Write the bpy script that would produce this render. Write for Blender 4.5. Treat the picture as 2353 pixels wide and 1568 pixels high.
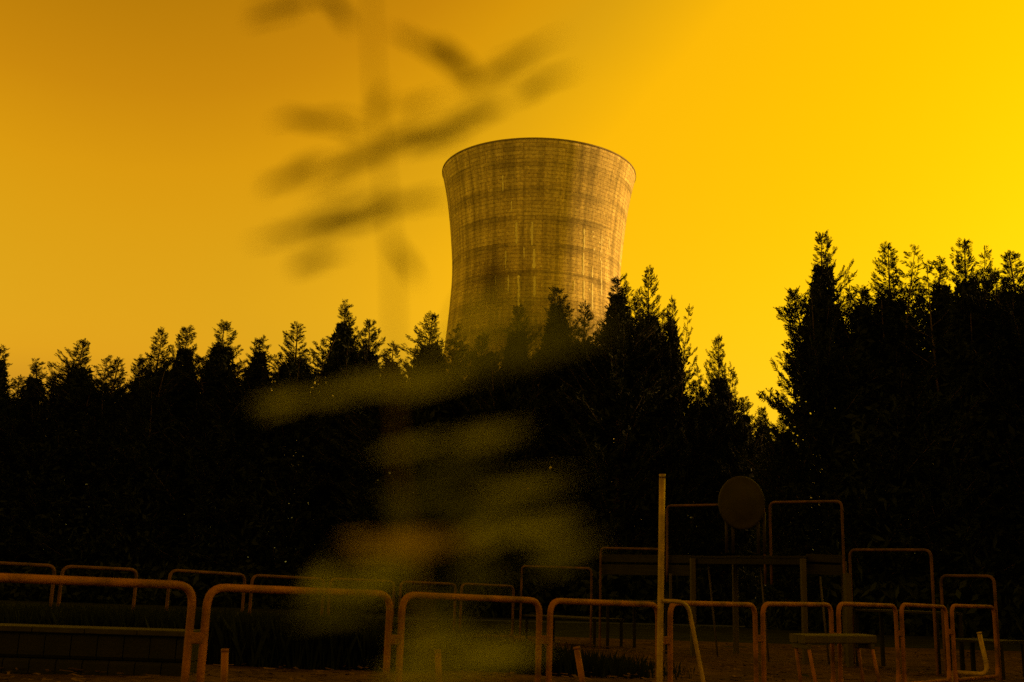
import bpy, bmesh, math, random
import numpy as np
from mathutils import Vector, Matrix

for o in list(bpy.data.objects):
    bpy.data.objects.remove(o, do_unlink=True)
scene = bpy.context.scene
COL = scene.collection
R = math.radians

# ------------------------------------------------------------------ camera
W0, H0, F0 = 2353.0, 1568.0, 2500.0
CAM_Z, PITCH, ROLL = 1.10, 12.8, 1.8
cam_data = bpy.data.cameras.new('camera')
cam = bpy.data.objects.new('camera', cam_data)
COL.objects.link(cam)
cam.matrix_world = (Matrix.Translation((0, 0, CAM_Z)) @ Matrix.Rotation(R(90 + PITCH), 4, 'X')
                    @ Matrix.Rotation(R(ROLL), 4, 'Z'))
cam_data.sensor_width = 36.0
cam_data.lens = F0 / W0 * 36.0
cam_data.clip_start = 0.02
cam_data.clip_end = 20000
cam_data.dof.use_dof = True
cam_data.dof.focus_distance = 26.0
cam_data.dof.aperture_fstop = 4.0
scene.camera = cam
CAMR = cam.matrix_world.to_3x3()
EYE = Vector((0, 0, CAM_Z))

# ------------------------------------------------------------------ sky, sun, exposure
SUN_AZ, SUN_EL = 75.0, 13.0          # degrees clockwise from +Y (view direction), above horizon
SKY_MAX = 12.0
_k = 1 / .2274
FILM = [(l / SKY_MAX, (r * _k, g * _k, b * _k)) for l, r, g, b in ((0, 0, 0, 0), (1.0, .13, .055, .001), (1.6, .35, .145, .002), (1.87, .58, .24, .003), (1.98, .70, .315, .003), (2.08, .70, .345, .005),
        (2.3, .98, .485, .002), (2.5, 1.0, .52, .001), (2.8, 1.05, .57, .0), (3.16, 1.1, .63, .0), (3.55, 1.2, .70, .0), (12.0, 3.5, 2.0, .0))]
MIST = (1.2, 1.0, .17, 1)
world = bpy.data.worlds.new('World')
scene.world = world
world.use_nodes = True
nt = world.node_tree
nt.nodes.clear()
out = nt.nodes.new('ShaderNodeOutputWorld')
bg = nt.nodes.new('ShaderNodeBackground')
sky = nt.nodes.new('ShaderNodeTexSky')
sky.sky_type = 'NISHITA'
sky.sun_disc = False
sky.sun_elevation = R(SUN_EL)
sky.sun_rotation = R(SUN_AZ)
sky.altitude = 100
sky.air_density = 2.5
sky.dust_density = 5.0
sky.ozone_density = 1.0
bw = nt.nodes.new('ShaderNodeRGBToBW')
# the whole scene was taken through dense yellow glass: sky luminance -> warm film response
lo_ = nt.nodes.new("ShaderNodeMapRange")
lo_.inputs['From Min'].default_value = 0.0
lo_.inputs['From Max'].default_value = SKY_MAX
lo_.clamp = True
film = nt.nodes.new('ShaderNodeValToRGB')
film.color_ramp.interpolation = 'LINEAR'
stops = FILM
fe = film.color_ramp.elements
fe[0].position = stops[0][0]; fe[0].color = (*stops[0][1], 1)
fe[1].position = stops[-1][0]; fe[1].color = (*stops[-1][1], 1)
for pos, colr in stops[1:-1]:
    q = fe.new(pos); q.color = (*colr, 1)
nt.links.new(sky.outputs['Color'], bw.inputs['Color'])
tcw = nt.nodes.new('ShaderNodeTexCoord')
hz = nt.nodes.new('ShaderNodeTexNoise'); hz.inputs['Scale'].default_value = 2.2; hz.inputs['Detail'].default_value = 5
mpw = nt.nodes.new('ShaderNodeMapping'); mpw.inputs['Scale'].default_value = (1, 1, 3)
nt.links.new(tcw.outputs['Generated'], mpw.inputs['Vector']); nt.links.new(mpw.outputs['Vector'], hz.inputs['Vector'])
hr = nt.nodes.new('ShaderNodeMapRange'); hr.inputs['To Min'].default_value = .985; hr.inputs['To Max'].default_value = 1.015
nt.links.new(hz.outputs['Fac'], hr.inputs['Value'])
veil = nt.nodes.new('ShaderNodeMath'); veil.operation = 'MULTIPLY'
nt.links.new(bw.outputs['Val'], veil.inputs[0]); nt.links.new(hr.outputs['Result'], veil.inputs[1])
nt.links.new(veil.outputs[0], lo_.inputs['Value'])
nt.links.new(lo_.outputs['Result'], film.inputs['Fac'])
# pale mist hugging the horizon all round
sepw = nt.nodes.new('ShaderNodeSeparateXYZ'); nt.links.new(tcw.outputs['Generated'], sepw.inputs['Vector'])
om = nt.nodes.new('ShaderNodeMath'); om.operation = 'SUBTRACT'; om.inputs[0].default_value = 1.0; om.use_clamp = True
nt.links.new(sepw.outputs['Z'], om.inputs[1])
pw = nt.nodes.new('ShaderNodeMath'); pw.operation = 'POWER'; pw.inputs[1].default_value = 7.0
nt.links.new(om.outputs[0], pw.inputs[0])
mist = nt.nodes.new('ShaderNodeMix'); mist.data_type = 'RGBA'; mist.blend_type = 'ADD'
nt.links.new(pw.outputs[0], mist.inputs['Factor'])
nt.links.new(film.outputs['Color'], mist.inputs['A'])
mist.inputs['B'].default_value = MIST
nt.links.new(mist.outputs['Result'], bg.inputs['Color'])
bg.inputs['Strength'].default_value = 0.15
nt.links.new(bg.outputs['Background'], out.inputs['Surface'])

sun_data = bpy.data.lights.new('sun', 'SUN')
sun_data.energy = 3.4
sun_data.angle = R(4)
sun_data.color = (1.0, 0.52, 0.12)
sun = bpy.data.objects.new('sun', sun_data)
COL.objects.link(sun)
sd = Vector((math.sin(R(SUN_AZ)) * math.cos(R(SUN_EL)), math.cos(R(SUN_AZ)) * math.cos(R(SUN_EL)), math.sin(R(SUN_EL))))
sun.rotation_euler = (-sd).to_track_quat('-Z', 'Y').to_euler()
sun.location = (40, 20, 40)

scene.view_settings.view_transform = 'Standard'
scene.view_settings.look = 'None'
scene.view_settings.exposure = 0.6
scene.view_settings.gamma = 1.0
scene.view_settings.use_curve_mapping = False
scene.render.engine = 'CYCLES'
scene.cycles.use_denoising = False
scene.cycles.max_bounces = 6
scene.cycles.transparent_max_bounces = 8

# ------------------------------------------------------------------ helpers
def ray(px, py):
    d = Vector(((px - W0 / 2) / F0, -(py - H0 / 2) / F0, -1.0))
    return CAMR @ d

def at(px, py, y):
    """point seen at that spot of the photograph, y metres ahead"""
    d = ray(px, py)
    return EYE + d * (y / d.y)

def on_ground(px, py, z=0.0):
    d = ray(px, py)
    return EYE + d * ((z - CAM_Z) / d.z)

def put(name, mesh, mat=None, parent=None, loc=None):
    o = bpy.data.objects.new(name, mesh)
    COL.objects.link(o)
    if mat is not None and len(mesh.materials) == 0:
        mesh.materials.append(mat)
    if parent is not None:
        o.parent = parent
    if loc is not None:
        o.location = loc
    return o

def empty(name, loc=(0, 0, 0), rz=0.0):
    o = bpy.data.objects.new(name, None)
    o.empty_display_size = 0.2
    COL.objects.link(o)
    o.location = loc
    o.rotation_euler = (0, 0, rz)
    return o

def tag(o, label=None, cat=None, group=None, kind=None):
    if label: o['label'] = label
    if cat: o['category'] = cat
    if group: o['group'] = group
    if kind: o['kind'] = kind
    return o

def mesh_from(name, verts, faces, smooth=False):
    me = bpy.data.meshes.new(name)
    me.from_pydata([tuple(v) for v in verts], [], faces)
    me.update()
    if smooth:
        me.polygons.foreach_set('use_smooth', [True] * len(me.polygons))
    return me

def quads_mesh(name, V):
    """V: (n,4,3) array of quads"""
    n = len(V)
    me = bpy.data.meshes.new(name)
    me.vertices.add(n * 4); me.loops.add(n * 4); me.polygons.add(n)
    me.vertices.foreach_set('co', V.reshape(-1).astype(np.float32))
    me.loops.foreach_set('vertex_index', np.arange(n * 4, dtype=np.int32))
    me.polygons.foreach_set('loop_start', np.arange(0, n * 4, 4, dtype=np.int32))
    me.polygons.foreach_set('loop_total', np.full(n, 4, dtype=np.int32))
    me.update(calc_edges=True)
    return me

def tube(path, radii, seg=12, closed=False):
    """verts, faces of a tube swept along path"""
    P = [Vector(p) for p in path]
    n = len(P)
    if not hasattr(radii, '__len__'):
        radii = [radii] * n
    verts, faces = [], []
    nrm = None
    for i in range(n):
        if closed:
            t = P[(i + 1) % n] - P[i - 1]
        else:
            t = P[min(i + 1, n - 1)] - P[max(i - 1, 0)]
        t.normalize()
        if nrm is None:
            nrm = t.orthogonal().normalized()
        nrm = (nrm - t * nrm.dot(t)).normalized()
        b = t.cross(nrm)
        for k in range(seg):
            a = 2 * math.pi * k / seg
            verts.append(P[i] + (nrm * math.cos(a) + b * math.sin(a)) * radii[i])
    m = n if closed else n - 1
    for i in range(m):
        for k in range(seg):
            a, b2 = i * seg + k, i * seg + (k + 1) % seg
            c, d = ((i + 1) % n) * seg + (k + 1) % seg, ((i + 1) % n) * seg + k
            faces.append((a, b2, c, d))
    if not closed:
        faces.append(tuple(reversed(range(seg))))
        faces.append(tuple(range((n - 1) * seg, n * seg)))
    return verts, faces

def tube_mesh(name, path, r, seg=12, closed=False):
    v, f = tube(path, r, seg, closed)
    return mesh_from(name, v, f, True)

def fillet(pts, rad, closed=False, k=6):
    """rounded polyline"""
    pts = [Vector(p) for p in pts]
    n = len(pts)
    res = []
    for i in range(n):
        if not closed and i in (0, n - 1):
            res.append(pts[i]); continue
        a, p, b = pts[i - 1], pts[i], pts[(i + 1) % n]
        u, v = (a - p), (b - p)
        q = min(rad, u.length * .45, v.length * .45)
        p0, p1 = p + u.normalized() * q, p + v.normalized() * q
        for j in range(k + 1):
            t = j / k
            res.append(p0 * (1 - t) ** 2 + p * 2 * t * (1 - t) + p1 * t * t)
    return res

def dense(path, step=0.12):
    res = []
    for a, b in zip(path, path[1:]):
        m = max(1, int((b - a).length / step))
        for j in range(m):
            res.append(a.lerp(b, j / m))
    res.append(path[-1])
    return res

def box_between(name, a, b, w, h, mat, parent, up=Vector((0, 0, 1))):
    """a board of section w x h running from a to b, slightly chamfered"""
    a, b = Vector(a), Vector(b)
    t = (b - a).normalized()
    s = t.cross(up).normalized()
    u = s.cross(t).normalized()
    c = min(w, h) * .12
    sec = [(-w/2 + c, -h/2), (w/2 - c, -h/2), (w/2, -h/2 + c), (w/2, h/2 - c), (w/2 - c, h/2), (-w/2 + c, h/2), (-w/2, h/2 - c), (-w/2, -h/2 + c)]
    verts = [p + s * x + u * y for p in (a, b) for x, y in sec]
    faces = [(i, (i + 1) % 8, 8 + (i + 1) % 8, 8 + i) for i in range(8)]
    faces += [tuple(reversed(range(8))), tuple(range(8, 16))]
    me = mesh_from(name, verts, faces)
    bm = bmesh.new(); bm.from_mesh(me); bmesh.ops.recalc_face_normals(bm, faces=bm.faces); bm.to_mesh(me); bm.free()
    return put(name, me, mat, parent)

# ------------------------------------------------------------------ materials
def new_mat(name):
    m = bpy.data.materials.new(name)
    m.use_nodes = True
    t = m.node_tree
    return m, t, t.nodes['Principled BSDF']

def noise_mat(name, c1, c2, scale=5.0, rough=.7, detail=6.0, bump=0.0, bump_scale=None, metallic=0.0, spec=.5, lo=.35, hi=.65, coords='Object', stretch=None):
    m, t, p = new_mat(name)
    tc = t.nodes.new('ShaderNodeTexCoord')
    src = tc.outputs[coords]
    if stretch:
        mp = t.nodes.new('ShaderNodeMapping'); mp.inputs['Scale'].default_value = stretch
        t.links.new(src, mp.inputs['Vector']); src = mp.outputs['Vector']
    n = t.nodes.new('ShaderNodeTexNoise'); n.inputs['Scale'].default_value = scale; n.inputs['Detail'].default_value = detail
    t.links.new(src, n.inputs['Vector'])
    r = t.nodes.new('ShaderNodeValToRGB')
    r.color_ramp.elements[0].position = lo; r.color_ramp.elements[0].color = (*c1, 1)
    r.color_ramp.elements[1].position = hi; r.color_ramp.elements[1].color = (*c2, 1)
    t.links.new(n.outputs['Fac'], r.inputs['Fac'])
    t.links.new(r.outputs['Color'], p.inputs['Base Color'])
    p.inputs['Roughness'].default_value = rough
    p.inputs['Metallic'].default_value = metallic
    p.inputs['Specular IOR Level'].default_value = spec
    if bump:
        n2 = t.nodes.new('ShaderNodeTexNoise'); n2.inputs['Scale'].default_value = bump_scale or scale * 4; n2.inputs['Detail'].default_value = 4
        t.links.new(src, n2.inputs['Vector'])
        b = t.nodes.new('ShaderNodeBump'); b.inputs['Strength'].default_value = bump; b.inputs['Distance'].default_value = .02
        t.links.new(n2.outputs['Fac'], b.inputs['Height']); t.links.new(b.outputs['Normal'], p.inputs['Normal'])
    return m

M_RUST = noise_mat('rusted orange tube', (.055, .020, .005), (.18, .062, .009), 5, .7, detail=9, bump=.4, bump_scale=60, spec=.25, lo=.3, hi=.6)
M_RUSTDARK = noise_mat('dull brown weathered tube', (.024, .011, .003), (.080, .032, .006), 5, .75, detail=9, bump=.5, bump_scale=60, spec=.2, lo=.3, hi=.62)
M_STEEL = noise_mat('yellowed galvanised tube', (.13, .08, .022), (.27, .165, .04), 8, .5, bump=.2, bump_scale=60, metallic=.2)
M_WOOD = noise_mat('weathered dark timber', (.004, .003, .002), (.008, .006, .004), 3, .8, bump=.5, bump_scale=20, stretch=(1, 1, 6), spec=.2)
M_POST = noise_mat('stained timber post', (.013, .007, .003), (.024, .013, .006), 4, .75, bump=.4, bump_scale=25, stretch=(3, 3, .6))
M_DISC = noise_mat('dull brown panel', (.010, .0065, .0035), (.017, .011, .0055), 5, .7, bump=.2, spec=.2)
M_STONE = noise_mat('dark mossy concrete', (.004, .004, .003), (.007, .006, .005), 3, .9, bump=.6, bump_scale=30, spec=.2)
M_CAP = noise_mat('pale worn coping', (.012, .010, .007), (.022, .018, .012), 4, .9, bump=.5, bump_scale=25, spec=.2)
M_BARK = noise_mat('conifer bark', (.03, .018, .01), (.07, .042, .022), 6, .9, bump=.8, bump_scale=20, stretch=(2, 2, .4))
M_EARTH = noise_mat('bare brown earth', (.028, .017, .009), (.060, .036, .018), .9, .95, detail=10, bump=.8, bump_scale=14, spec=.03)
M_GRASSGROUND = noise_mat('rough dark turf', (.008, .010, .004), (.016, .019, .007), 1.4, .95, detail=8, bump=.8, bump_scale=20, spec=.03)
M_CHIP = noise_mat('wood chip', (.03, .017, .008), (.085, .05, .024), 3, .9, coords='Object', spec=.03)
M_DRYGRASS = noise_mat('rank grass', (.004, .006, .002), (.009, .012, .005), 2, .8, spec=.03)

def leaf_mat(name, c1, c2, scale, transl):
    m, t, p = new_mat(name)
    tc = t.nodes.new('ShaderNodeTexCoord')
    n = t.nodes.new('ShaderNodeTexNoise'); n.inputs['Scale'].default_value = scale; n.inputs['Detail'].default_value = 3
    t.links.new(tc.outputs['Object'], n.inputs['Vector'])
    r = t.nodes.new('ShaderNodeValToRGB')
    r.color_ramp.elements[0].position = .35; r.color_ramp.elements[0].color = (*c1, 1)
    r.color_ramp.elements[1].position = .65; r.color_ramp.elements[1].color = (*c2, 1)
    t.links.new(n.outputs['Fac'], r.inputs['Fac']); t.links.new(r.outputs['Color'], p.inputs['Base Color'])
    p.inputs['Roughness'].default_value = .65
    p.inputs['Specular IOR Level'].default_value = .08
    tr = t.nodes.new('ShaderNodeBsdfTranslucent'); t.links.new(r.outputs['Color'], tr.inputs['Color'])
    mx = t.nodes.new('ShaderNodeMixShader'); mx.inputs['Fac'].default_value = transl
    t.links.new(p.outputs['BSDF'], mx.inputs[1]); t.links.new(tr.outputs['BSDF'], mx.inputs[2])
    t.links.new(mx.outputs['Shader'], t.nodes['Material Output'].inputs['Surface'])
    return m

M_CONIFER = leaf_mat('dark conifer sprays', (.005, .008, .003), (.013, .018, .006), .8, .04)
M_LEAF = leaf_mat('fresh sapling leaf', (.08, .10, .010), (.14, .16, .018), 30, .30)
M_DARKLEAF = leaf_mat('brown-green leaf darkened against sky', (.020, .011, .003), (.042, .022, .005), 30, .10)  # darker leaf copy for the upper leaves: silhouette shade put into the colour
M_LEAVES = [M_LEAF, leaf_mat('young yellow-green leaf', (.23, .27, .032), (.36, .39, .055), 30, .30), leaf_mat('tan withered leaf', (.25, .20, .05), (.42, .32, .10), 30, .25), M_DARKLEAF]
M_TWIG = noise_mat('sapling stem', (.05, .028, .012), (.09, .05, .025), 30, .8)

def concrete():
    m, t, p = new_mat('streaked cast concrete')
    L = t.links.new
    uv = t.nodes.new('ShaderNodeUVMap'); uv.uv_map = 'shell'
    br = t.nodes.new('ShaderNodeTexBrick')
    br.offset = 0.37; br.offset_frequency = 5
    br.inputs['Color1'].default_value = (.60, .48, .30, 1)
    br.inputs['Color2'].default_value = (.74, .61, .39, 1)
    br.inputs['Mortar'].default_value = (.47, .34, .20, 1)
    br.inputs['Scale'].default_value = 1.0
    br.inputs['Mortar Size'].default_value = .055
    br.inputs['Mortar Smooth'].default_value = .4
    br.inputs['Brick Width'].default_value = 3.3
    br.inputs['Row Height'].default_value = 0.62
    L(uv.outputs['UV'], br.inputs['Vector'])
    sp = t.nodes.new('ShaderNodeSeparateXYZ'); L(uv.outputs['UV'], sp.inputs['Vector'])
    # broad darker pour bands, every fifth lift
    dv = t.nodes.new('ShaderNodeMath'); dv.operation = 'DIVIDE'; L(sp.outputs['Y'], dv.inputs[0]); dv.inputs[1].default_value = 4.6
    fr = t.nodes.new('ShaderNodeMath'); fr.operation = 'FRACT'; L(dv.outputs[0], fr.inputs[0])
    ramp = t.nodes.new('ShaderNodeValToRGB')
    e = ramp.color_ramp.elements
    e[0].position = 0.0; e[0].color = (1, 1, 1, 1)
    e[1].position = 1.0; e[1].color = (.55, .55, .55, 1)
    for pos, v in ((.04, 1.0), (.55, .92), (.70, .72), (.82, .55), (.97, .55)):
        q = ramp.color_ramp.elements.new(pos); q.color = (v, v, v, 1)
    L(fr.outputs[0], ramp.inputs['Fac'])
    def nz(sx, sy, scale, detail, lo, hi, a, b):
        mp = t.nodes.new('ShaderNodeMapping'); mp.inputs['Scale'].default_value = (sx, sy, 1); L(uv.outputs['UV'], mp.inputs['Vector'])
        n = t.nodes.new('ShaderNodeTexNoise'); n.inputs['Scale'].default_value = scale; n.inputs['Detail'].default_value = detail; L(mp.outputs['Vector'], n.inputs['Vector'])
        r = t.nodes.new('ShaderNodeValToRGB'); r.color_ramp.elements[0].position = lo; r.color_ramp.elements[1].position = hi
        r.color_ramp.elements[0].color = (a, a, a, 1); r.color_ramp.elements[1].color = (b, b, b, 1)
        L(n.outputs['Fac'], r.inputs['Fac']); return r.outputs['Color']
    def mul(a, b, f=1.0):
        x = t.nodes.new('ShaderNodeMix'); x.data_type = 'RGBA'; x.blend_type = 'MULTIPLY'; x.inputs['Factor'].default_value = f
        L(a, x.inputs['A']); L(b, x.inputs['B']); return x.outputs['Result']
    bn = nz(.12, .5, 1.0, 3, .35, .62, 0.0, 1.0)      # the pour bands come and go round the shell
    bandc = t.nodes.new('ShaderNodeMix'); bandc.data_type = 'RGBA'; bandc.inputs['A'].default_value = (1, 1, 1, 1)
    L(bn, bandc.inputs['Factor']); L(ramp.outputs['Color'], bandc.inputs['B'])
    c = mul(br.outputs['Color'], bandc.outputs['Result'], .9)
    c = mul(c, nz(.9, .05, 1.0, 5, .38, .60, .58, 1.2), .75)      # narrow vertical run-off stains
    c = mul(c, nz(.10, .07, 1.0, 4, .3, .7, .72, 1.15), .7)       # large patches
    c = mul(c, nz(2.2, 2.2, 1.0, 6, .3, .7, .6, 1.3), .9)        # fine mottling
    L(c, p.inputs['Base Color'])
    p.inputs['Roughness'].default_value = .95
    b = t.nodes.new('ShaderNodeBump'); b.inputs['Strength'].default_value = .6; b.inputs['Distance'].default_value = .05
    L(br.outputs['Fac'], b.inputs['Height']); b.invert = True
    L(b.outputs['Normal'], p.inputs['Normal'])
    return m
M_CONC = concrete()
M_RIM = noise_mat('dark stained rim concrete', (.20, .15, .10), (.30, .23, .15), .4, .95, bump=.3)
M_LIME = noise_mat('lime deposit', (.78, .70, .52), (.90, .84, .66), 1.2, .9)

# ------------------------------------------------------------------ ground
def sheet(name, pts, z, mat, sub=1):
    return put(name, mesh_from(name, [(x, y, z) for x, y in pts], [tuple(range(len(pts)))]), mat)
g = sheet('ground', [(-3000, -300), (3000, -300), (3000, 6000), (-3000, 6000)], -0.004, M_GRASSGROUND)
tag(g, kind='structure')
rng = random.Random(5)
# bare earth yard: gently uneven grid
nx, ny = 70, 60
verts, faces = [], []
for j in range(ny + 1):
    for i in range(nx + 1):
        x = -16 + 34 * i / nx; y = -4 + 31 * j / ny
        edge = min(1, min(i, nx - i, j, ny - j) / 3)
        verts.append((x, y, edge * (.03 + .018 * math.sin(x * 1.7 + y * .6) + .015 * math.sin(y * 2.3 - x * .4) + rng.uniform(-.01, .01)) * (.9 if edge else 0)))
for j in range(ny):
    for i in range(nx):
        a = j * (nx + 1) + i
        faces.append((a, a + 1, a + nx + 2, a + nx + 1))
yard = put('yard', mesh_from('yard', verts, faces, True), M_EARTH)
tag(yard, kind='structure')
# litter on the earth
Q = []
for k in range(9000):
    y = 5 + 20 * rng.random() ** 1.3; x = rng.uniform(-.55, .62) * y
    l, w, a = rng.uniform(.02, .09), rng.uniform(.008, .022), rng.uniform(0, math.pi)
    z = .05 + rng.uniform(0, .02)
    ca, sa = math.cos(a), math.sin(a)
    tl = rng.uniform(-.02, .02)
    Q.append([(x - ca*l - sa*w, y - sa*l + ca*w, z), (x + ca*l - sa*w, y + sa*l + ca*w, z + tl), (x + ca*l + sa*w, y + sa*l - ca*w, z + tl + .006), (x - ca*l + sa*w, y - sa*l - ca*w, z + .006)])
o = put('wood_chips', quads_mesh('wood_chips', np.array(Q)), M_CHIP)
tag(o, 'brown wood chips and litter strewn over the bare earth', 'wood chips', kind='stuff')

# ------------------------------------------------------------------ cooling tower
TOWER_H = 72.0
d = ray(1238, 407)
k = (TOWER_H - CAM_Z) / d.z
RIMC = EYE + d * k
TY, TX = RIMC.y, RIMC.x
fwd = CAMR @ Vector((0, 0, -1))
prof_px = [(407, 221.5), (412, 221), (425, 217), (450, 211.5), (480, 206.5), (523, 201), (565, 197), (600, 194), (630, 192.5), (665, 193.2), (692, 195), (754, 200), (820, 207), (900, 218), (1000, 235), (1120, 259), (1240, 286), (1300, 300)]
prof = []
for py, hw in prof_px:
    p = at(1238, py, TY)
    dep = (p - EYE).dot(fwd)
    prof.append((p.z, hw * dep / F0))
prof = [(TOWER_H if i == 0 else z, r) for i, (z, r) in enumerate(prof)]
zs = np.array([p[0] for p in prof][::-1]); rs = np.array([p[1] for p in prof][::-1])
def tower_r(z):
    return float(np.interp(z, zs, rs))
# smooth the profile
zz = np.linspace(zs[0], TOWER_H, 90)
rr = np.interp(zz, zs, rs)
for _ in range(6):
    rr[1:-1] = (rr[:-2] + 2 * rr[1:-1] + rr[2:]) / 4
def tower_r(z):
    return float(np.interp(z, zz, rr))
SEG = 160
tower = empty('cooling_tower', (TX, TY, 0))
tag(tower, 'huge concrete cooling tower flared at the rim, rising behind the conifers', 'cooling tower')
verts, faces, uvs = [], [], []
prf = [(z, r) for z, r in zip(zz, rr)] + [(TOWER_H, rr[-1] - .45)] + [(z, r - .45) for z, r in list(zip(zz, rr))[::-6]]
for z, r in prf:
    for s in range(SEG):
        a = 2 * math.pi * s / SEG
        verts.append((r * math.cos(a), r * math.sin(a), z))
me = bpy.data.meshes.new('shell')
for i in range(len(prf) - 1):
    for s in range(SEG):
        s2 = (s + 1) % SEG
        faces.append((i*SEG + s, i*SEG + s2, (i+1)*SEG + s2, (i+1)*SEG + s))
me.from_pydata(verts, [], faces); me.update()
ul = me.uv_layers.new(name='shell')
k = 0
for i in range(len(prf) - 1):
    for s in range(SEG):
        for (ii, ss) in ((i, s), (i, s + 1), (i + 1, s + 1), (i + 1, s)):
            ul.data[k].uv = (2 * math.pi * ss / SEG * 16.0, prf[ii][0]); k += 1
me.polygons.foreach_set('use_smooth', [True] * len(me.polygons))
put('shell', me, M_CONC, tower)
# rim ring beam
def ring(name, z0, z1, r0, r1, mat, dz=0):
    sec = [(r0, z0), (r1, z0), (r1, z1), (r0, z1)]
    v, f = [], []
    for s in range(SEG):
        a = 2 * math.pi * s / SEG
        v += [(r * math.cos(a), r * math.sin(a), z) for r, z in sec]
    for s in range(SEG):
        for q in range(4):
            a, b = s * 4 + q, s * 4 + (q + 1) % 4
            c, d2 = ((s + 1) % SEG) * 4 + (q + 1) % 4, ((s + 1) % SEG) * 4 + q
            f.append((a, d2, c, b))
    me = mesh_from(name, v, f)
    bm = bmesh.new(); bm.from_mesh(me); bmesh.ops.recalc_face_normals(bm, faces=bm.faces); bm.to_mesh(me); bm.free()
    return put(name, me, mat, tower)
ring('rim_beam', TOWER_H - .16, TOWER_H + .08, rr[-1] - .6, rr[-1] + .04, M_RIM)
# raking support columns and basin at the foot
zb = float(zz[0])
ring('basin_wall', -.4, 1.1, tower_r(zb) + 3.2, tower_r(zb) + 3.7, M_RIM)
for s in range(36):
    a0 = 2 * math.pi * s / 36
    for dd in (-1, 1):
        a1 = a0 + dd * math.pi / 36
        pb = (math.cos(a0) * (tower_r(zb) + 2.4), math.sin(a0) * (tower_r(zb) + 2.4), -.3)
        pt = (math.cos(a1) * (tower_r(zb) - .2), math.sin(a1) * (tower_r(zb) - .2), zb + .1)
        put('support_column', tube_mesh('support_column', [pb, pt], .42, 8), M_RIM, tower)
# lime runs on the shell
def surf(px, py, off=.03):
    """first hit of the photograph ray on the shell"""
    dr = ray(px, py).normalized()
    t = TY * .7
    for _ in range(4000):
        p = EYE + dr * t
        if math.hypot(p.x - TX, p.y - TY) < tower_r(min(max(p.z, zb), TOWER_H)) + off:
            return p
        t += .03
    return None
def crop(cx, cy):
    return ((cx / 1.845 + 1700) / 1.7408, (cy / 1.845 + 500) / 1.7408)
runs = [(675, 720, 880, 9), (790, 715, 890, 10), (805, 915, 1060, 12), (1175, 765, 920, 7), (1168, 945, 1110, 8), (1172, 1150, 1290, 8),
        (1235, 1040, 1130, 5), (1237, 1165, 1370, 8), (1305, 815, 950, 6), (1303, 1000, 1260, 7), (1358, 835, 920, 6), (1349, 1010, 1150, 5),
        (690, 1110, 1370, 9), (615, 1110, 1230, 7), (808, 1115, 1270, 10), (595, 930, 1060, 8), (575, 370, 490, 6), (1405, 925, 985, 4),
        (730, 900, 980, 5), (520, 1110, 1180, 5), (640, 560, 640, 4), (1100, 1150, 1230, 4)]
rng = random.Random(12)
def lime(cx, y0, y1, w):
    pts = []
    m = max(4, int((y1 - y0) / 12))
    j0 = 0
    for i in range(m + 1):
        cy = y0 + (y1 - y0) * i / m
        j0 = j0 * .7 + rng.uniform(-1.6, 1.6)
        p = surf(*crop(cx + j0, cy))
        if p is None: continue
        pts.append(p)
    if len(pts) < 2: return
    verts = []
    for i, p in enumerate(pts):
        n = Vector((p.x - TX, p.y - TY, 0)).normalized()
        tt = Vector((-n.y, n.x, 0))
        ww = w * .021 * rng.uniform(.45, 1.3) * (.5 if i in (0, len(pts) - 1) else 1)
        for sx, oo in ((-1, .0), (-.5, .012), (.5, .012), (1, .0)):
            verts.append(p + tt * sx * ww + n * oo - Vector((TX, TY, 0)))
    faces = []
    for i in range(len(pts) - 1):
        for q in range(3):
            a = i * 4 + q
            faces.append((a, a + 4, a + 5, a + 1))
    me = mesh_from('lime_streak', verts, faces, True)
    bm = bmesh.new(); bm.from_mesh(me); bmesh.ops.recalc_face_normals(bm, faces=bm.faces); bm.to_mesh(me); bm.free()
    put('lime_streak', me, M_LIME, tower)
for r_ in runs: lime(*r_)
for cx, cy in ((1240, 790), (1240, 825), (1250, 920), (1318, 850), (1290, 872), (1292, 935), (1294, 992), (855, 1045), (1212, 1215)):
    lime(cx, cy - 7, cy + 7, 9)

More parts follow.
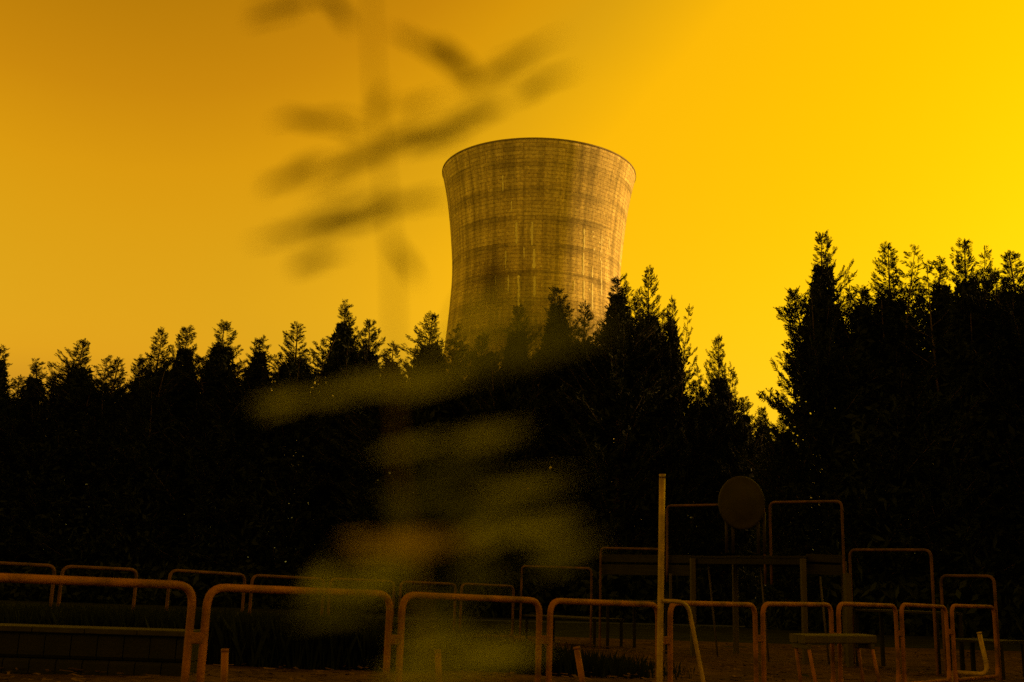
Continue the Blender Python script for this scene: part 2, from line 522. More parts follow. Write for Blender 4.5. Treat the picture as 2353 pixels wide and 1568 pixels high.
# ------------------------------------------------------------------ conifers
def build_conifer(seed, H=11.5, Rm=2.25):
    rg = np.random.default_rng(seed)
    org, axd, upv, siz = [], [], [], []
    limbs_v, limbs_f = [], []
    def add_tube(path, radii, seg=5):
        v, f = tube(path, radii, seg)
        b = len(limbs_v); limbs_v.extend(v); limbs_f.extend([tuple(i + b for i in q) for q in f])
    def leader(base, top, rmax, nb, fine):
        """one stem with whorls of upswept branches"""
        base, top = Vector(base), Vector(top)
        hh = (top - base).length
        bend = Vector((rg.normal(0, .06), rg.normal(0, .06), 0)) * hh * .5
        lob = rg.uniform(0, 6.28)
        def stem(u):
            p = base.lerp(top, u)
            return p + bend * math.sin(math.pi * u) * .5
        for b in range(nb):
            u = ((b + rg.random()) / nb) ** .92
            u = min(.995, .04 + .96 * u)
            t = 1 - u
            env = rmax * min(1.0, (t * 1.9) ** .95 + .045)
            L = env * (rg.uniform(.55, 1.15) if u < .72 else rg.uniform(.45, 1.15))
            if rg.random() < .06: L *= 1.35
            if u > .7 and rg.random() < .12: continue
            az = b * 2.399 + rg.normal(0, .35)
            out_ = Vector((math.cos(az), math.sin(az), 0))
            L *= 1 + .38 * math.cos(az - lob - 5 * u) * min(1, u * 1.5)
            e0 = rg.uniform(.0, .35) + .25 * u
            e1 = e0 + rg.uniform(.2, .6)
            p = stem(u)
            m = max(2, int(L / (.17 if u < .6 else .095)))
            step = L / m
            path = [p.copy()]
            dr = None
            for i in range(m):
                el = e0 + (e1 - e0) * (i / m) ** 1.3
                dr = (out_ * math.cos(el) + Vector((0, 0, 1)) * math.sin(el)).normalized()
                p = p + dr * step
                path.append(p.copy())
                fr = (i + 1) / m
                if fr < .25 and L > .8 : continue
                side = out_.cross(Vector((0, 0, 1)))
                ns = 2 if i < m - 1 else 3
                for q in range(ns):
                    sg = 1 if (i + q) % 2 else -1
                    sp = rg.uniform(.25, .8) * sg if not (i == m - 1 and q == 2) else rg.normal(0, .1)
                    ad = (dr * math.cos(sp) + side * math.sin(sp) + Vector((0, 0, rg.uniform(-.15, .45)))).normalized()
                    org.append(p + Vector(rg.normal(0, .03, 3))); axd.append(ad)
                    nn = Vector((rg.normal(0, .6), rg.normal(0, .6), 1)) .normalized()
                    upv.append(nn)
                    siz.append(rg.uniform(.26, .58) * (1.0 if u < .6 else .58) * (.75 + .45 * (1 - fr)))
            if L > .9 and u < .9:
                add_tube([path[0], path[len(path) // 2], path[-1]], [.02, .013, .006], 4)
        # tip sprays
        for q in range(2):
            org.append(top - Vector((0, 0, rg.uniform(0, .3)))); 
            a = rg.uniform(0, 6.28); e = rg.uniform(.9, 1.5)
            axd.append(Vector((math.cos(a) * math.cos(e), math.sin(a) * math.cos(e), math.sin(e))))
            upv.append(Vector((math.sin(a), -math.cos(a), .3)).normalized()); siz.append(rg.uniform(.25, .4))
        return stem
    stem = leader((0, 0, .2), (0, 0, H - .25), Rm, int(rg.integers(240, 330)), .8)
    path = [Vector((0, 0, -.1))] + [stem(u) for u in np.linspace(0.02, 1, 12)]
    trunk = tube(path, [.22] + [.2 * (1 - .93 * u) for u in np.linspace(0, 1, 12)], 8)
    nl = int(rg.integers(2, 7))
    for _ in range(nl):
        a = rg.uniform(0, 6.28); z0 = H * rg.uniform(.45, .68); r0 = Rm * rg.uniform(.15, .35); r1 = Rm * rg.uniform(.35, .75)
        z1 = H * rg.uniform(.72, .95)
        st = leader((math.cos(a)*r0, math.sin(a)*r0, z0), (math.cos(a)*r1, math.sin(a)*r1, z1), Rm * .42, 46, .85)
        add_tube([st(u) for u in (0, .33, .66, 1)], [.05, .04, .025, .008], 5)
    O = np.array(org); A = np.array(axd); U = np.array(upv); S = np.array(siz)[:, None]
    B = np.cross(U, A); B /= np.linalg.norm(B, axis=1, keepdims=True) + 1e-9
    N = np.cross(A, B)
    tpl = []   # rhombus leaflets (axis, side)
    tpl.append(((.45, 0), (.72, .04), (1.0, 0), (.72, -.04)))
    tpl.append(((0, 0), (.3, .035), (.6, 0), (.3, -.035)))
    for s, sg in ((.05, 1), (.14, -1), (.25, 1), (.35, -1), (.46, 1), (.56, -1), (.66, 1), (.75, -1)):
        l = .52 * (1 - .55 * s); an = .72
        c, sn = math.cos(an), math.sin(an) * sg
        w = .042
        tpl.append(((s, 0), (s + c*l*.5 - sn*w, sn*l*.5 + c*w*1.0), (s + c*l, sn*l), (s + c*l*.5 + sn*w, sn*l*.5 - c*w)))
    out_q = []
    for q in tpl:
        P4 = []
        for (x, y) in q:
            jit = rg.normal(0, .05, (len(O), 1)) * S
            P4.append(O + A * (x * S) + B * (y * S) + N * (-.25 * (abs(y) ** 1.5) * S + jit))
        out_q.append(np.stack(P4, 1))
    V = np.concatenate(out_q, 0)
    # dense inner growth
    n = 5200
    zf = rg.uniform(.02, rg.uniform(.8, .93), n) * H
    env = Rm * np.minimum(1, ((1 - zf / H) * 1.9) ** .95) * .68
    rad = env * np.sqrt(rg.random(n)); az = rg.uniform(0, 6.283, n)
    C = np.stack([rad * np.cos(az), rad * np.sin(az), zf], 1)
    d1 = rg.normal(0, 1, (n, 3)); d1 /= np.linalg.norm(d1, axis=1, keepdims=True)
    d2 = np.cross(d1, rg.normal(0, 1, (n, 3))); d2 /= np.linalg.norm(d2, axis=1, keepdims=True)
    tp_ = (.55 + .45 * np.minimum(1, (1 - zf / H) * 4))[:, None]; s1 = rg.uniform(.13, .26, (n, 1)) * tp_; s2 = rg.uniform(.04, .09, (n, 1)) * tp_
    In = np.stack([C - d1*s1, C + d2*s2, C + d1*s1, C - d2*s2], 1)
    V = np.concatenate([V, In], 0)
    # skirts that sweep the ground
    n = 1500
    zf = rg.uniform(-.05, 1.5, n); rad = Rm * np.sqrt(rg.random(n)) * 1.0; az = rg.uniform(0, 6.283, n)
    C = np.stack([rad * np.cos(az), rad * np.sin(az), zf], 1)
    d1 = rg.normal(0, 1, (n, 3)); d1 /= np.linalg.norm(d1, axis=1, keepdims=True)
    d2 = np.cross(d1, rg.normal(0, 1, (n, 3))); d2 /= np.linalg.norm(d2, axis=1, keepdims=True)
    s1 = rg.uniform(.14, .28, (n, 1)); s2 = rg.uniform(.05, .1, (n, 1))
    V = np.concatenate([V, np.stack([C - d1*s1, C + d2*s2, C + d1*s1, C - d2*s2], 1)], 0)
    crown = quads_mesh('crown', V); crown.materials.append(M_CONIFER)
    tv, tf = trunk
    b = len(tv)
    tv = list(tv) + limbs_v; tf = list(tf) + [tuple(i + b for i in q) for q in limbs_f]
    tm = mesh_from('trunk', tv, tf, True); tm.materials.append(M_BARK)
    return tm, crown
VARS = [build_conifer(100 + i) for i in range(7)]
print('leaf quads per tree', [len(v[1].polygons) for v in VARS])

tips = [(-75, 800), (5, 790), (45, 862), (85, 825), (195, 775), (275, 820), (330, 815), (375, 750), (432, 742), (517, 732), (600, 768), (685, 740), (793, 690), (850, 728), (905, 785),
        (995, 712), (1050, 775), (1110, 760), (1190, 695), (1280, 650), (1345, 690), (1420, 625), (1490, 610, .8), (1545, 680, .62), (1598, 868, .8), (1650, 765, .66), (1708, 905), (1752, 930), (1800, 950),
        (1887, 525), (1980, 650), (2040, 555), (2160, 590), (2215, 540), (2265, 630), (2318, 570), (2400, 590), (2490, 575)]
rng = random.Random(44)
left_i = sum(1 for t in tips if t[0] < 1020)
ords = ['first', 'second', 'third', 'fourth', 'fifth', 'sixth', 'seventh', 'eighth', 'ninth', 'tenth', 'eleventh', 'twelfth', 'thirteenth', 'fourteenth', 'fifteenth', 'sixteenth', 'seventeenth', 'eighteenth']
for i, tip in enumerate(tips):
    px, py = tip[:2]
    dep = 48 if px < 900 else (45 if px < 1600 else (44 if px < 1800 else 38.5))
    dep += rng.uniform(-1.2, 1.2)
    p = at(px, py, dep)
    vi = (i * 3 + i // 7) % 7
    tm, cm = VARS[vi]
    root = empty('conifer_tree', (p.x, p.y, 0), rng.uniform(0, 6.28))
    h = p.z / 11.5
    w = rng.uniform(.92, 1.18)
    if h < .8: w *= .66
    if len(tip) > 2: w = tip[2]
    root.scale = (w, w, h)
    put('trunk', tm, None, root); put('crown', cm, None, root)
    if px < 1020:
        lab = 'dark conifer, %s from the cooling tower on the low wall side' % ords[left_i - 1 - i]
    elif px < 1800:
        lab = 'dark conifer at the foot of the cooling tower, %s counting towards the round panel' % ords[i - left_i]
    else:
        lab = 'tall dark conifer beyond the gap past the tower, %s from that gap' % ords[i - left_i - 13]
    tag(root, lab, 'conifer tree', 'conifers in a dense row below the tower')

# unseen conifers added beside the yard to keep direct sun off it
for j in range(13):
    yy = 37.5 - j * 2.75
    xx = 22.5 + 1.1 * math.sin(j * 1.3) + max(0, (14 - yy)) * .12
    tm, cm = VARS[(j * 2 + 1) % 7]
    root = empty('conifer_tree', (xx + rng.uniform(-.4, .4), yy, 0), rng.uniform(0, 6.28))
    root.scale = (1.1, 1.1, rng.uniform(1.02, 1.16))
    put('trunk', tm, None, root); put('crown', cm, None, root)
    tag(root, 'unseen dark conifer added beyond the last hoops to shade the yard', 'conifer tree', 'unseen conifers added to block the sun')

# rank grass in front of the back row of hoops and along the foot of the trees
def grass_strip(name, n, fx, hmin, hmax, seed, label):
    rg = random.Random(seed); Q = []
    for k in range(n):
        x, y = fx(rg)
        h = rg.uniform(hmin, hmax) * (1 if x < -2 else max(.25, 1 - (x + 2) * .16)); a = rg.uniform(0, math.pi); w = rg.uniform(.008, .02)
        lx, ly = rg.gauss(0, .18) * h, rg.gauss(0, .18) * h
        ca, sa = math.cos(a) * w, math.sin(a) * w
        Q.append([(x - ca, y - sa, -.02), (x + ca, y + sa, -.02), (x + ca * .6 + lx * .4, y + sa * .6 + ly * .4, h * .6), (x + lx, y + ly, h)])
    o = put(name, quads_mesh(name, np.array(Q)), M_DRYGRASS)
    return tag(o, label, 'grass', kind='stuff')

# ------------------------------------------------------------------ tube hoops
def near_depth(px):
    n = (px - 463) / (593.7 - .16 * px)
    return 7.1 * (1 + .16 * n)
def far_depth(px):
    n = (px - 571) / (226 - .06 * px)
    return 19.0 * (1 + .06 * n)
def ramp_depth(px):
    return 1 / (.0424 + (px - 1190) / 1097 * .0193)

def hoop(name, a, b, zbot, rad, corner, label, group, closed=True, bracket=None, mat=None, bottom_mat=None):
    """a, b: world points of the two upper corners"""
    mat = mat or M_RUST
    root = empty(name, ((a.x + b.x) / 2, (a.y + b.y) / 2, 0))
    off = Vector(root.location)
    al, bl = Vector((a.x, a.y, zbot)), Vector((b.x, b.y, zbot))
    if closed:
        path = fillet([al - off, a - off, b - off, bl - off], corner, True)
        frame = put('tube_frame', tube_mesh('tube_frame', path, rad, 12, True), mat, root)
        for q in (al, bl):
            put('foot', tube_mesh('foot', [q - off + Vector((0, 0, -.2)), q - off + Vector((0, 0, .12))], rad * 1.25, 10), mat, frame)
    else:
        path = dense(fillet([al - off - Vector((0, 0, .25)), a - off, b - off, bl - off - Vector((0, 0, .25))], corner, False), .3)
        frame = put('tube_frame', tube_mesh('tube_frame', path, rad, 12), mat, root)
    if bracket:
        q, z = bracket
        dirn = (q - b); dirn.z = 0
        s = Vector((b.x, b.y, z)) - off
        box_between('bracket', s, s + dirn, .05, .07, mat, frame)
    tag(root, label, 'hoop rail', group)
    return root

NEAR = [(-140, 454, 1312, 1337), (470, 905, 1341, 1358), (918, 1247, 1359, 1374), (1258, 1518, 1374, 1384), (1534, 1740, 1380, 1385),
        (1747, 1914, 1383, 1385), (1921, 2062, 1383, 1388), (2066, 2177, 1385, 1391), (2182, 2287, 1388, 1391)]
near_lab = ['big rusty hoop of the front row, first behind the pale coping of the low wall',
            'rusty front-row hoop, third from the tall post towards the low wall',
            'rusty front-row hoop, second from the tall post towards the low wall',
            'rusty front-row hoop ending at the tall post, low wall side',
            'rusty front-row hoop just past the tall post, crossed by its bent brace',
            'rusty front-row hoop, second past the tall post, in front of the stool end',
            'rusty front-row hoop, third past the tall post, behind the low stool',
            'narrow front-row hoop, fourth past the tall post, with rounded lower corners',
            'last narrow hoop of the front row, with a leaning stub inside']
near_pts = []
TR = .0255
for (xl, xr, yl, yr) in NEAR:
    # px are outer edges of the tubes: shift by the radius
    dl, dr = near_depth(xl), near_depth(xr)
    near_pts.append((at(xl + TR * F0 / dl, yl + TR * F0 / dl, dl), at(xr - TR * F0 / dr, yr + TR * F0 / dr, dr)))
for i, (a, b) in enumerate(near_pts):
    br = None
    if i + 1 < len(near_pts):
        br = (near_pts[i + 1][0], a.z - .34)
    hoop('hoop_rail', a, b, .09, TR, .12, near_lab[i], 'rusty tube hoops of the front row', True, br)

FAR = [(-55, 131, 1288, 1297), (141, 319, 1298, 1306), (388, 567, 1307, 1318), (577, 748, 1319, 1328), (756, 909, 1327, 1334), (918, 1050, 1334, 1340), (1058, 1183, 1339, 1345)]
for i, (xl, xr, yl, yr) in enumerate(FAR):
    dl, dr = far_depth(xl), far_depth(xr)
    a, b = at(xl + TR * F0 / dl, yl + TR * F0 / dl, dl), at(xr - TR * F0 / dr, yr + TR * F0 / dr, dr)
    hoop('hoop_rail', a, b, .12, TR, .13, 'small rusty hoop of the back row, %s from the stepped platform' % ords[len(FAR) - 1 - i], 'rusty tube hoops of the back row', True, None, M_RUSTDARK)

RAMP = [(1197, 1362, 1299, 1304, 'thin hoop frame on the first low step leading up to the platform'),
        (1378, 1524, 1257, 1260, 'thin hoop frame passing behind the tall post, one step below the top'),
        (1530, 1758, 1160, 1156, 'highest hoop frame behind the round panel on the platform'),
        (1766, 1937, 1152, 1149, 'highest hoop frame beside the round panel, away from the tall post'),
        (1949, 2142, 1261, 1261, 'wide thin hoop frame one step down beyond the platform'),
        (2158, 2287, 1320, 1321, 'thin hoop frame at the lowest step, above the last front-row hoop')]
ramp_pts = []
for i, (xl, xr, yl, yr, lab) in enumerate(RAMP):
    dl, dr = ramp_depth(xl), ramp_depth(xr)
    rr_ = .022
    a, b = at(xl + rr_ * F0 / dl, yl + rr_ * F0 / dl, dl), at(xr - rr_ * F0 / dr, yr + rr_ * F0 / dr, dr)
    ramp_pts.append((a, b))
    zb_ = .02
    hoop('hoop_rail', a, b, zb_ if i not in (2, 3) else 1.55, rr_, .11, lab, 'thin tube hoops stepping over the platform', False, None, M_RUSTDARK)

# ------------------------------------------------------------------ stepped platform
pl = at(1720, 1400, 20.0)
plat = empty('stepped_platform', (pl.x, pl.y, 0))
tag(plat, 'dark timber platform on stilts with boarded ends, behind the front row of hoops', 'platform')
off = Vector((pl.x, pl.y, 0))
def PP(px, py, dd=0.0):
    return at(px, py, ramp_depth(px) + dd) - off
def ground_of(p):
    return Vector((p.x, p.y, -.15))
# deck boards (running from front to back)
fl, fr_ = PP(1590, 1280), PP(1850, 1280)
zt = (fl.z + fr_.z) / 2
fl.z = fr_.z = zt
back = Vector((-(fr_ - fl).y, (fr_ - fl).x, 0)).normalized() * 1.3
nb = 9
for i in range(nb):
    p0 = fl.lerp(fr_, (i + .04) / nb); p1 = fl.lerp(fr_, (i + .96) / nb)
    mid = (p0 + p1) / 2 + Vector((0, 0, rng.uniform(-.004, .004)))
    box_between('deck_board', mid - back * .03, mid + back, (p1 - p0).length, .035, M_WOOD, plat)
dn = Vector((0, 0, -.075))
box_between('edge_beam', fl + dn, fr_ + dn, .05, .11, M_WOOD, plat)
box_between('edge_beam', fl + dn + back, fr_ + dn + back, .05, .11, M_WOOD, plat)
# stilts
for px, w in ((1592, .10), (1845, .09)):
    top = PP(px, 1282, -.08); top.z = zt - .03
    box_between('stilt', ground_of(top), top, w, w, M_POST, plat, up=Vector((0, 1, 0)))
    tb = top + back
    box_between('stilt', ground_of(tb), tb, w, w, M_POST, plat, up=Vector((0, 1, 0)))
for px, py, w in ((1541, 1318, .05), (1946, 1318, .11)):
    top = PP(px, py, -.06)
    box_between('stilt', ground_of(top), top, w, w, M_POST, plat, up=Vector((0, 1, 0)))
# thin raking braces
for (x0, y0, x1, y1) in ((1627, 1290, 1645, 1470), (1747, 1288, 1762, 1470), (1884, 1325, 1899, 1470)):
    a = PP(x0, y0, .25); b = at(x1, y1, ramp_depth(x0) + .1) - off
    b2 = a + (b - a) * ((a.z + .1) / (a.z - b.z))
    put('brace', tube_mesh('brace', [b2, a], .018, 8), M_POST, plat)
# end boards either side
for (x0, x1, dd) in ((1379, 1586, .12), (1853, 1940, .12)):
    for (ya, yb) in ((1277, 1294), (1300, 1323)):
        a0, a1 = PP(x0, (ya + yb) / 2 - .002 * x0, dd), PP(x1, (ya + yb) / 2, dd)
        h = (yb - ya) * ramp_depth((x0 + x1) / 2) / F0
        box_between('end_board', a0, a1, .03, h, M_WOOD, plat)
# lower steps on both sides, boards along the ramp
for (x0, x1, z) in ((1385, 1520, .93), (1200, 1355, .55), (1955, 2138, .93), (2163, 2282, .55)):
    a0 = PP(x0, 1380); a1 = PP(x1, 1380); a0.z = a1.z = z
    dirb = Vector((-(a1 - a0).y, (a1 - a0).x, 0)).normalized()
    for q in range(5):
        s = dirb * (.12 + q * .21)
        box_between('step_board', a0 + s, a1 + s, .19, .035, M_WOOD, plat)
    for e in (a0, a1):
        for q in (.15, .95):
            t_ = e + dirb * q + Vector((0, 0, -.02))
            box_between('stilt', ground_of(t_), t_, .06, .06, M_WOOD, plat, up=Vector((0, 1, 0)))

# ------------------------------------------------------------------ round panel
dd = 18.3
c = at(1704, 1156, dd)
rp = empty('round_panel', (c.x, c.y, zt))
tag(rp, 'dark oval panel on paired legs standing on the top of the platform', 'panel')
o0 = Vector((c.x, c.y, zt))
rx, rz = 53 * dd / F0, 61 * dd / F0
verts, faces = [], []
rings = [(1.0, .03), (1.0, -.012), (.965, -.035), (.9, -.03), (.6, -.075), (.25, -.095)]
NS = 48
cz = c.z - zt
for (s, y) in rings:
    for k in range(NS):
        a = 2 * math.pi * k / NS
        verts.append((math.cos(a) * rx * s, y, cz + math.sin(a) * rz * s))
verts.append((0, -.098, cz)); verts.append((0, .03, cz))
for i in range(len(rings) - 1):
    for k in range(NS):
        k2 = (k + 1) % NS
        faces.append((i*NS + k, (i+1)*NS + k, (i+1)*NS + k2, i*NS + k2))
last = (len(rings) - 1) * NS
for k in range(NS):
    faces.append((last + k, len(verts) - 2, last + (k + 1) % NS)); faces.append((k, (k + 1) % NS, len(verts) - 1))
me = mesh_from('disc', verts, faces, True)
bm = bmesh.new(); bm.from_mesh(me); bmesh.ops.recalc_face_normals(bm, faces=bm.faces); bm.to_mesh(me); bm.free()
put('disc', me, M_DISC, rp)
for px in (1669, 1684, 1742, 1756):
    t0 = at(px, 1178, dd + .06) - o0; b0 = at(px + 1, 1280, dd + .06) - o0; b0.z = .02
    put('leg', tube_mesh('leg', [b0, t0], .028, 10), M_DISC, rp)
a0, a1 = at(1664, 1192, dd + .06) - o0, at(1760, 1192, dd + .06) - o0
box_between('cross_bar', a0 + Vector((0, .05, 0)), a1 + Vector((0, .05, 0)), .03, .06, M_DISC, rp)

# ------------------------------------------------------------------ tall post with a bent brace
dp = 10.25
b = at(1521, 1400, dp)
post = empty('tall_post', (b.x, b.y, 0))
tag(post, 'tall bare steel post with a bent side brace, standing at the front row', 'post')
o0 = Vector((b.x, b.y, 0))
tp = at(1522, 1092, dp) - o0
bt = at(1518, 1384, dp) - o0
bt2 = bt + (bt - tp) * ((bt.z + .2) / (tp.z - bt.z))
pole = put('pole', tube_mesh('pole', dense([bt2, tp], .4), .029, 14), M_STEEL, post)
put('pole_cap', tube_mesh('pole_cap', [tp - Vector((0, 0, .03)), tp + Vector((0, 0, .008))], .0305, 14), M_STEEL, pole)
pa = [at(1522, 1381, dp - .04) - o0, at(1580, 1384, dp - .04) - o0, at(1618, 1575, dp - .04) - o0]
end = pa[1] + (pa[2] - pa[1]) * ((pa[1].z + .2) / (pa[1].z - pa[2].z))
put('side_brace', tube_mesh('side_brace', dense(fillet([pa[0], pa[1], end], .1), .2), .019, 12), M_STEEL, post)

# ------------------------------------------------------------------ leaning stubs
stubs = [(517, 1494, 514, 1600, 9.5, 'short rusty stub rising from the earth inside the widest front-row hoop'),
         (1006, 1496, 1010, 1600, 10.5, 'short rusty stub behind the blurred leaves, between two front-row hoops'),
         (1325, 1489, 1344, 1600, 10.8, 'short rusty stub leaning over, in the hoop before the tall post')]
for (x0, y0, x1, y1, dd, lab) in stubs:
    a, b = at(x0, y0, dd), at(x1, y1, dd)
    g0 = a + (b - a) * ((a.z + .1) / (a.z - b.z))
    root = empty('leaning_stub', (g0.x, g0.y, 0)); o0 = Vector((g0.x, g0.y, 0))
    tb_ = put('stub_tube', tube_mesh('stub_tube', [g0 - o0, a - o0], .03, 12), M_RUST, root)
    put('end_cap', tube_mesh('end_cap', [a - o0 - (a - g0).normalized() * .015, a - o0 + (a - g0).normalized() * .01], .033, 12), M_RUST, tb_)
    put('ground_collar', tube_mesh('ground_collar', [g0 - o0 + (a - g0).normalized() * .1, g0 - o0 + (a - g0).normalized() * .17], .05, 12), M_RUST, root)
    tag(root, lab, 'stub post', 'short stubs behind the front row')
# the bent stub inside the last hoop
dd = 15.2
pth = [at(2190, 1545, dd), at(2272, 1551, dd), at(2250, 1455, dd)]
root = empty('bent_stub', (pth[1].x, pth[1].y, 0)); o0 = Vector((pth[1].x, pth[1].y, 0))
tb_ = put('stub_tube', tube_mesh('stub_tube', [p - o0 for p in fillet(pth, .14)], .03, 12), M_STEEL, root)
e = (pth[2] - pth[1]).normalized()
put('end_cap', tube_mesh('end_cap', [pth[2] - o0 - e * .01, pth[2] - o0 + e * .012], .033, 12), M_STEEL, tb_)
put('foot', tube_mesh('foot', [Vector((0, 0, -.1)) + (pth[0] - o0) - Vector((0, 0, (pth[0]).z)), pth[0] - o0], .032, 10), M_STEEL, root)
tag(root, 'bent yellowish stub leaning inside the last front-row hoop', 'stub post')

# ------------------------------------------------------------------ low stool
dd = 12.4
a, b = at(1832, 1468, dd), at(1994, 1462, dd + .25)
b.z = a.z + .015
mid = (a + b) / 2
st = empty('low_stool', (mid.x, mid.y, 0)); o0 = Vector((mid.x, mid.y, 0))
dirn = (b - a).normalized(); side = Vector((-dirn.y, dirn.x, 0))
for q, zo in ((-.085, 0), (.085, .003)):
    box_between('seat_plank', a - o0 + side * q + Vector((0, 0, zo)), b - o0 + side * q + Vector((0, 0, zo)), .16, .09, M_POST, st)
for e, s in ((a, 1), (b, -1)):
    box_between('seat_bearer', e - o0 + dirn * .05 * s - side * .16 + Vector((0, 0, -.075)), e - o0 + dirn * .05 * s + side * .16 + Vector((0, 0, -.075)), .05, .06, M_POST, st)
    for q in (-1, 1):
        tp = e - o0 + dirn * .05 * s + side * .13 * q + Vector((0, 0, -.04))
        bt = Vector((tp.x + .09, tp.y - .03 * q + side.y * .1 * q, 0.0))
        put('leg', tube_mesh('leg', [bt - (tp - bt) * .1, tp], .02, 10), M_RUST, st)
tag(st, 'low stool with a thick plank seat and raked legs behind a front-row hoop', 'stool')

# ------------------------------------------------------------------ low wall
dd = 12.6
a = at(-420, 1512, dd); b = at(432, 1512, dd)
wall = empty('low_wall', (b.x, b.y, 0)); o0 = Vector((b.x, b.y, 0))
zt_w = at(215, 1457, dd).z
a = Vector((a.x, a.y, 0)); b = Vector((b.x, b.y, 0))
nrow, ncol = 2, 14
bl = (b - a).length / ncol
hh = (zt_w + .1) / nrow
for r_ in range(nrow):
    for c_ in range(ncol + (r_ % 2)):
        s0 = max(0, c_ * bl - (bl / 2 if r_ % 2 else 0)) + .006
        s1 = min(ncol * bl, (c_ + 1) * bl - (bl / 2 if r_ % 2 else 0)) - .006
        if s1 - s0 < .05: continue
        z = -.1 + hh * (r_ + .5)
        u = (b - a).normalized()
        yo = Vector((0, rng.uniform(-.006, .006), 0))
        box_between('block', a - o0 + u * s0 + Vector((0, .22, z)) + yo, a - o0 + u * s1 + Vector((0, .22, z)) + yo, .42, hh - .012, M_STONE, wall)
for c_ in range(7):
    u = (b - a).normalized(); L7 = (b - a).length / 7
    p0 = a - o0 + u * (c_ * L7 + .006) + Vector((0, .25, zt_w + .03)); p1 = a - o0 + u * ((c_ + 1) * L7 - .006) + Vector((0, .25, zt_w + .03))
    box_between('coping_slab', p0, p1, .56, .06, M_CAP, wall)
tag(wall, 'low dark block wall with pale coping behind the first front-row hoop', 'wall')

grass_strip('rank_grass', 30000, lambda rg: (lambda px, d_: (at(px, 1400, d_).x, d_))(rg.triangular(-260, 1600, 120), rg.uniform(14.4, 16.4)), .30, .72, 3,
            'rank dark grass standing in front of the back row of hoops')

# ------------------------------------------------------------------ sapling right in front of the lens
SD = .30
sap = empty('sapling', (at(985, 1600, SD).x, SD, 0)); o0 = Vector(sap.location)
stem_px = [(985, 1600, .312), (962, 1320, .308), (918, 1110, .305), (909, 940, .303), (904, 620, .30), (885, 420, .297), (862, 220, .296), (851, -20, .30), (846, -160, .302)]
sp = [at(x, y, dd_) for x, y, dd_ in stem_px]
low = sp[0]
path = [Vector((low.x + .02, low.y + .03, -.05)), Vector((low.x + .012, low.y + .015, .35)), Vector((low.x + .005, low.y, .65))] + sp
sm = [p - o0 for p in dense(path, .05)]
put('stem', tube_mesh('stem', sm, [.0017 - .0013 * i / len(sm) for i in range(len(sm))], 8), M_TWIG, sap)
rng = random.Random(9)
leaves = [(730, 276, 190, 38, -4, 0), (895, 338, 260, 62, 17, 0), (1092, 270, 160, 60, 18, 0), (690, 400, 190, 40, 18, 0), (830, 498, 230, 62, 14, 0), (690, 528, 180, 44, 9, 0), (960, 462, 140, 32, 8, 0),
          (1040, 140, 160, 54, -42, 0), (1180, 140, 220, 38, 26, 0), (1250, 190, 150, 36, 20, 0), (655, 22, 170, 44, 12, 0), (770, 18, 110, 40, -52, 0), (725, 600, 120, 36, 10, 0), (870, 245, 90, 30, 70, 0), (930, 600, 110, 26, -60, 0), (770, 440, 130, 26, 12, 0), (960, 100, 110, 26, -35, 0), (1110, 185, 120, 26, 14, 0), (960, 240, 120, 22, 14, 0), (800, 300, 110, 22, -20, 0), (1010, 300, 110, 30, 12, 0), (760, 520, 150, 30, 12, 0), (910, 470, 110, 26, 14, 0), (1000, 330, 120, 30, 10, 0),
          (640, 925, 130, 44, 14, 1), (760, 905, 250, 54, 10, 1), (900, 880, 250, 64, 9, 1), (1040, 860, 250, 58, 12, 1), (1150, 830, 210, 48, 16, 0),
          (1105, 700, 170, 80, 60, 1), (1080, 790, 190, 90, 25, 1), (1190, 700, 190, 80, 20, 1), (1330, 760, 200, 80, 12, 0), (1200, 790, 240, 90, 14, 0), (1130, 640, 120, 60, 65, 1), (1170, 760, 210, 66, 25, 0), (1290, 745, 210, 62, 12, 0), (1250, 800, 230, 48, 16, 0),
          (960, 1030, 160, 40, 10, 1), (1100, 1008, 200, 44, 10, 1), (1050, 1085, 250, 42, 9, 0), (1020, 1150, 170, 48, 6, 0), (1220, 1122, 230, 48, 9, 1), (1130, 1180, 180, 42, 5, 0),
          (1260, 1225, 190, 76, 3, 1), (1130, 1225, 170, 64, 20, 1), (1290, 1290, 130, 54, 10, 0), (850, 1256, 130, 50, 0, 2), (1000, 1248, 210, 52, 6, 2), (920, 1250, 160, 50, 3, 2), (900, 1312, 170, 50, 0, 1), (1110, 1320, 140, 54, 10, 0),
          (740, 1330, 90, 44, 40, 1), (830, 1350, 160, 54, 0, 1), (790, 1400, 190, 60, 8, 0), (1000, 1400, 150, 54, 15, 0), (980, 1480, 190, 64, 8, 1), (1130, 1500, 200, 64, 6, 1), (1010, 1545, 270, 54, 3, 1), (925, 1180, 120, 40, -50, 0)]
def leaf_mesh(L, Wd, seed):
    rg = random.Random(seed)
    n = 9
    bow = rg.uniform(-.12, .12) * L; fold = rg.uniform(.15, .45)
    v = []
    for i in range(n):
        u = i / (n - 1)
        w = Wd / 2 * (math.sin(math.pi * min(1, u ** .8 * 1.0)) ** .75 if 0 < u < 1 else 0.02)
        z = bow * math.sin(math.pi * u)
        x = (u - .5) * L
        v += [(x, -w, z + fold * w), (x, -w * .5, z + fold * w * .35), (x, 0, z), (x, w * .5, z + fold * w * .35), (x, w, z + fold * w)]
    f = []
    for i in range(n - 1):
        for q in range(4):
            a = i * 5 + q
            f.append((a, a + 5, a + 6, a + 1))
    return mesh_from('leaf', v, f, True)
right = CAMR @ Vector((1, 0, 0)); upc = CAMR @ Vector((0, 1, 0)); fw = fwd
split = []
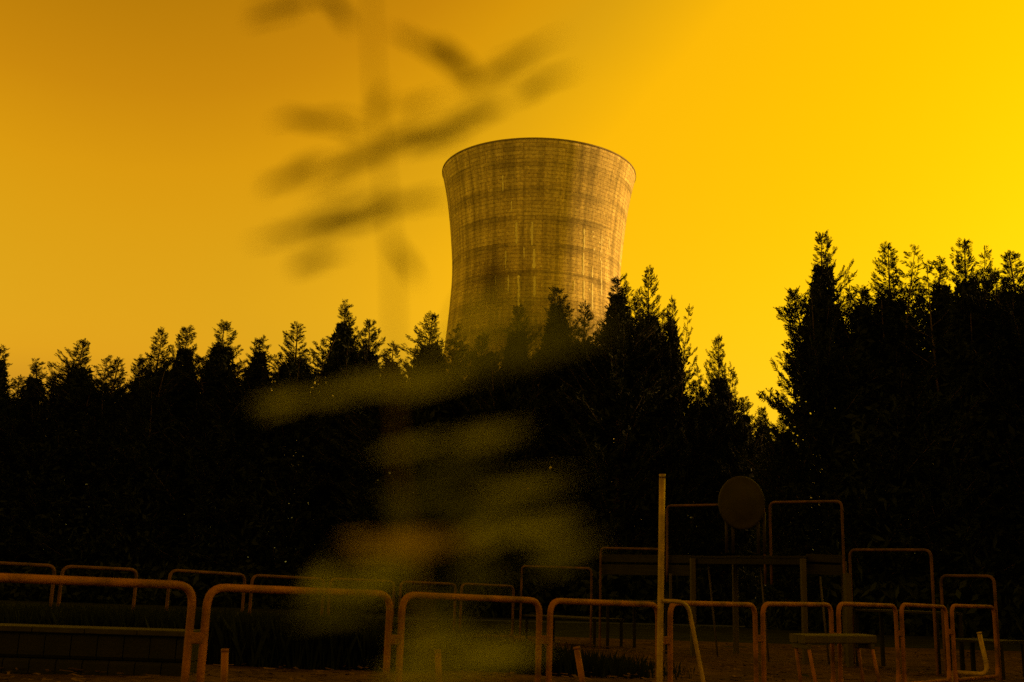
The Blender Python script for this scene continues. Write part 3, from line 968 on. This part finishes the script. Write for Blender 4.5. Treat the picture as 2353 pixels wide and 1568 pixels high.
for (cx, cy, L, Wd, an, kind_) in leaves:
    upper = cy < 660
    nq = 5 if upper else 4
    for q in range(nq):
        t_ = ((q * 2 + .5) / nq % 1 - .5) * .75 + rng.uniform(-.06, .06) if upper else rng.uniform(-.22, .22)
        o_ = ((q + .5) / nq - .5) * Wd * (.7 if upper else 1.0)
        ca, sa = math.cos(R(an)), math.sin(R(an))
        split.append((cx + t_ * L * ca - o_ * sa, cy - t_ * L * sa - o_ * ca, L * (rng.uniform(.5, .8) if upper else rng.uniform(.75, 1.1)), Wd * (rng.uniform(.32, .46) if upper else rng.uniform(.12, .19)), an + rng.uniform(-4, 5),
                      3 if upper else kind_))
for i, (cx, cy, L, Wd, an, kind_) in enumerate(split):
    dep = .30 + rng.uniform(-.02, .03)
    m_px = dep / F0
    c = at(cx, cy, dep)
    lm = leaf_mesh(L * m_px * 1.04, Wd * m_px * 1.1, i)
    lo = put('leaf', lm, M_LEAVES[kind_], sap)
    ax = (right * math.cos(R(an)) + upc * math.sin(R(an)) + fw * rng.uniform(-.25, .25)).normalized()
    nrm = (-fw * rng.uniform(.6, 1.0) + Vector((0, 0, rng.uniform(.3, .8)))).normalized()
    nrm = (nrm - ax * nrm.dot(ax)).normalized()
    sd_ = nrm.cross(ax)
    lo.matrix_local = Matrix.Translation(c - o0) @ Matrix((ax, sd_, nrm)).transposed().to_4x4()
    # petiole joining the leaf to the stem
    ends = [c - ax * L * m_px * .5, c + ax * L * m_px * .5]
    best = None
    for e in ends:
        for s in sp + [x.lerp(y, .5) for x, y in zip(sp, sp[1:])]:
            if best is None or (e - s).length < best[0]:
                best = ((e - s).length, e, s)
    if best[0] > .003:
        mid = (best[1] + best[2]) / 2 + Vector((0, 0, .006))
        pt_ = put('petiole', tube_mesh('petiole', [best[2] - o0, mid - o0, best[1] - o0], .0002, 5), M_TWIG, lo)
        pt_.matrix_parent_inverse = lo.matrix_local.inverted()
tag(sap, 'slender leafy sapling close to the camera, blurred in front of the tower and rails', 'sapling')
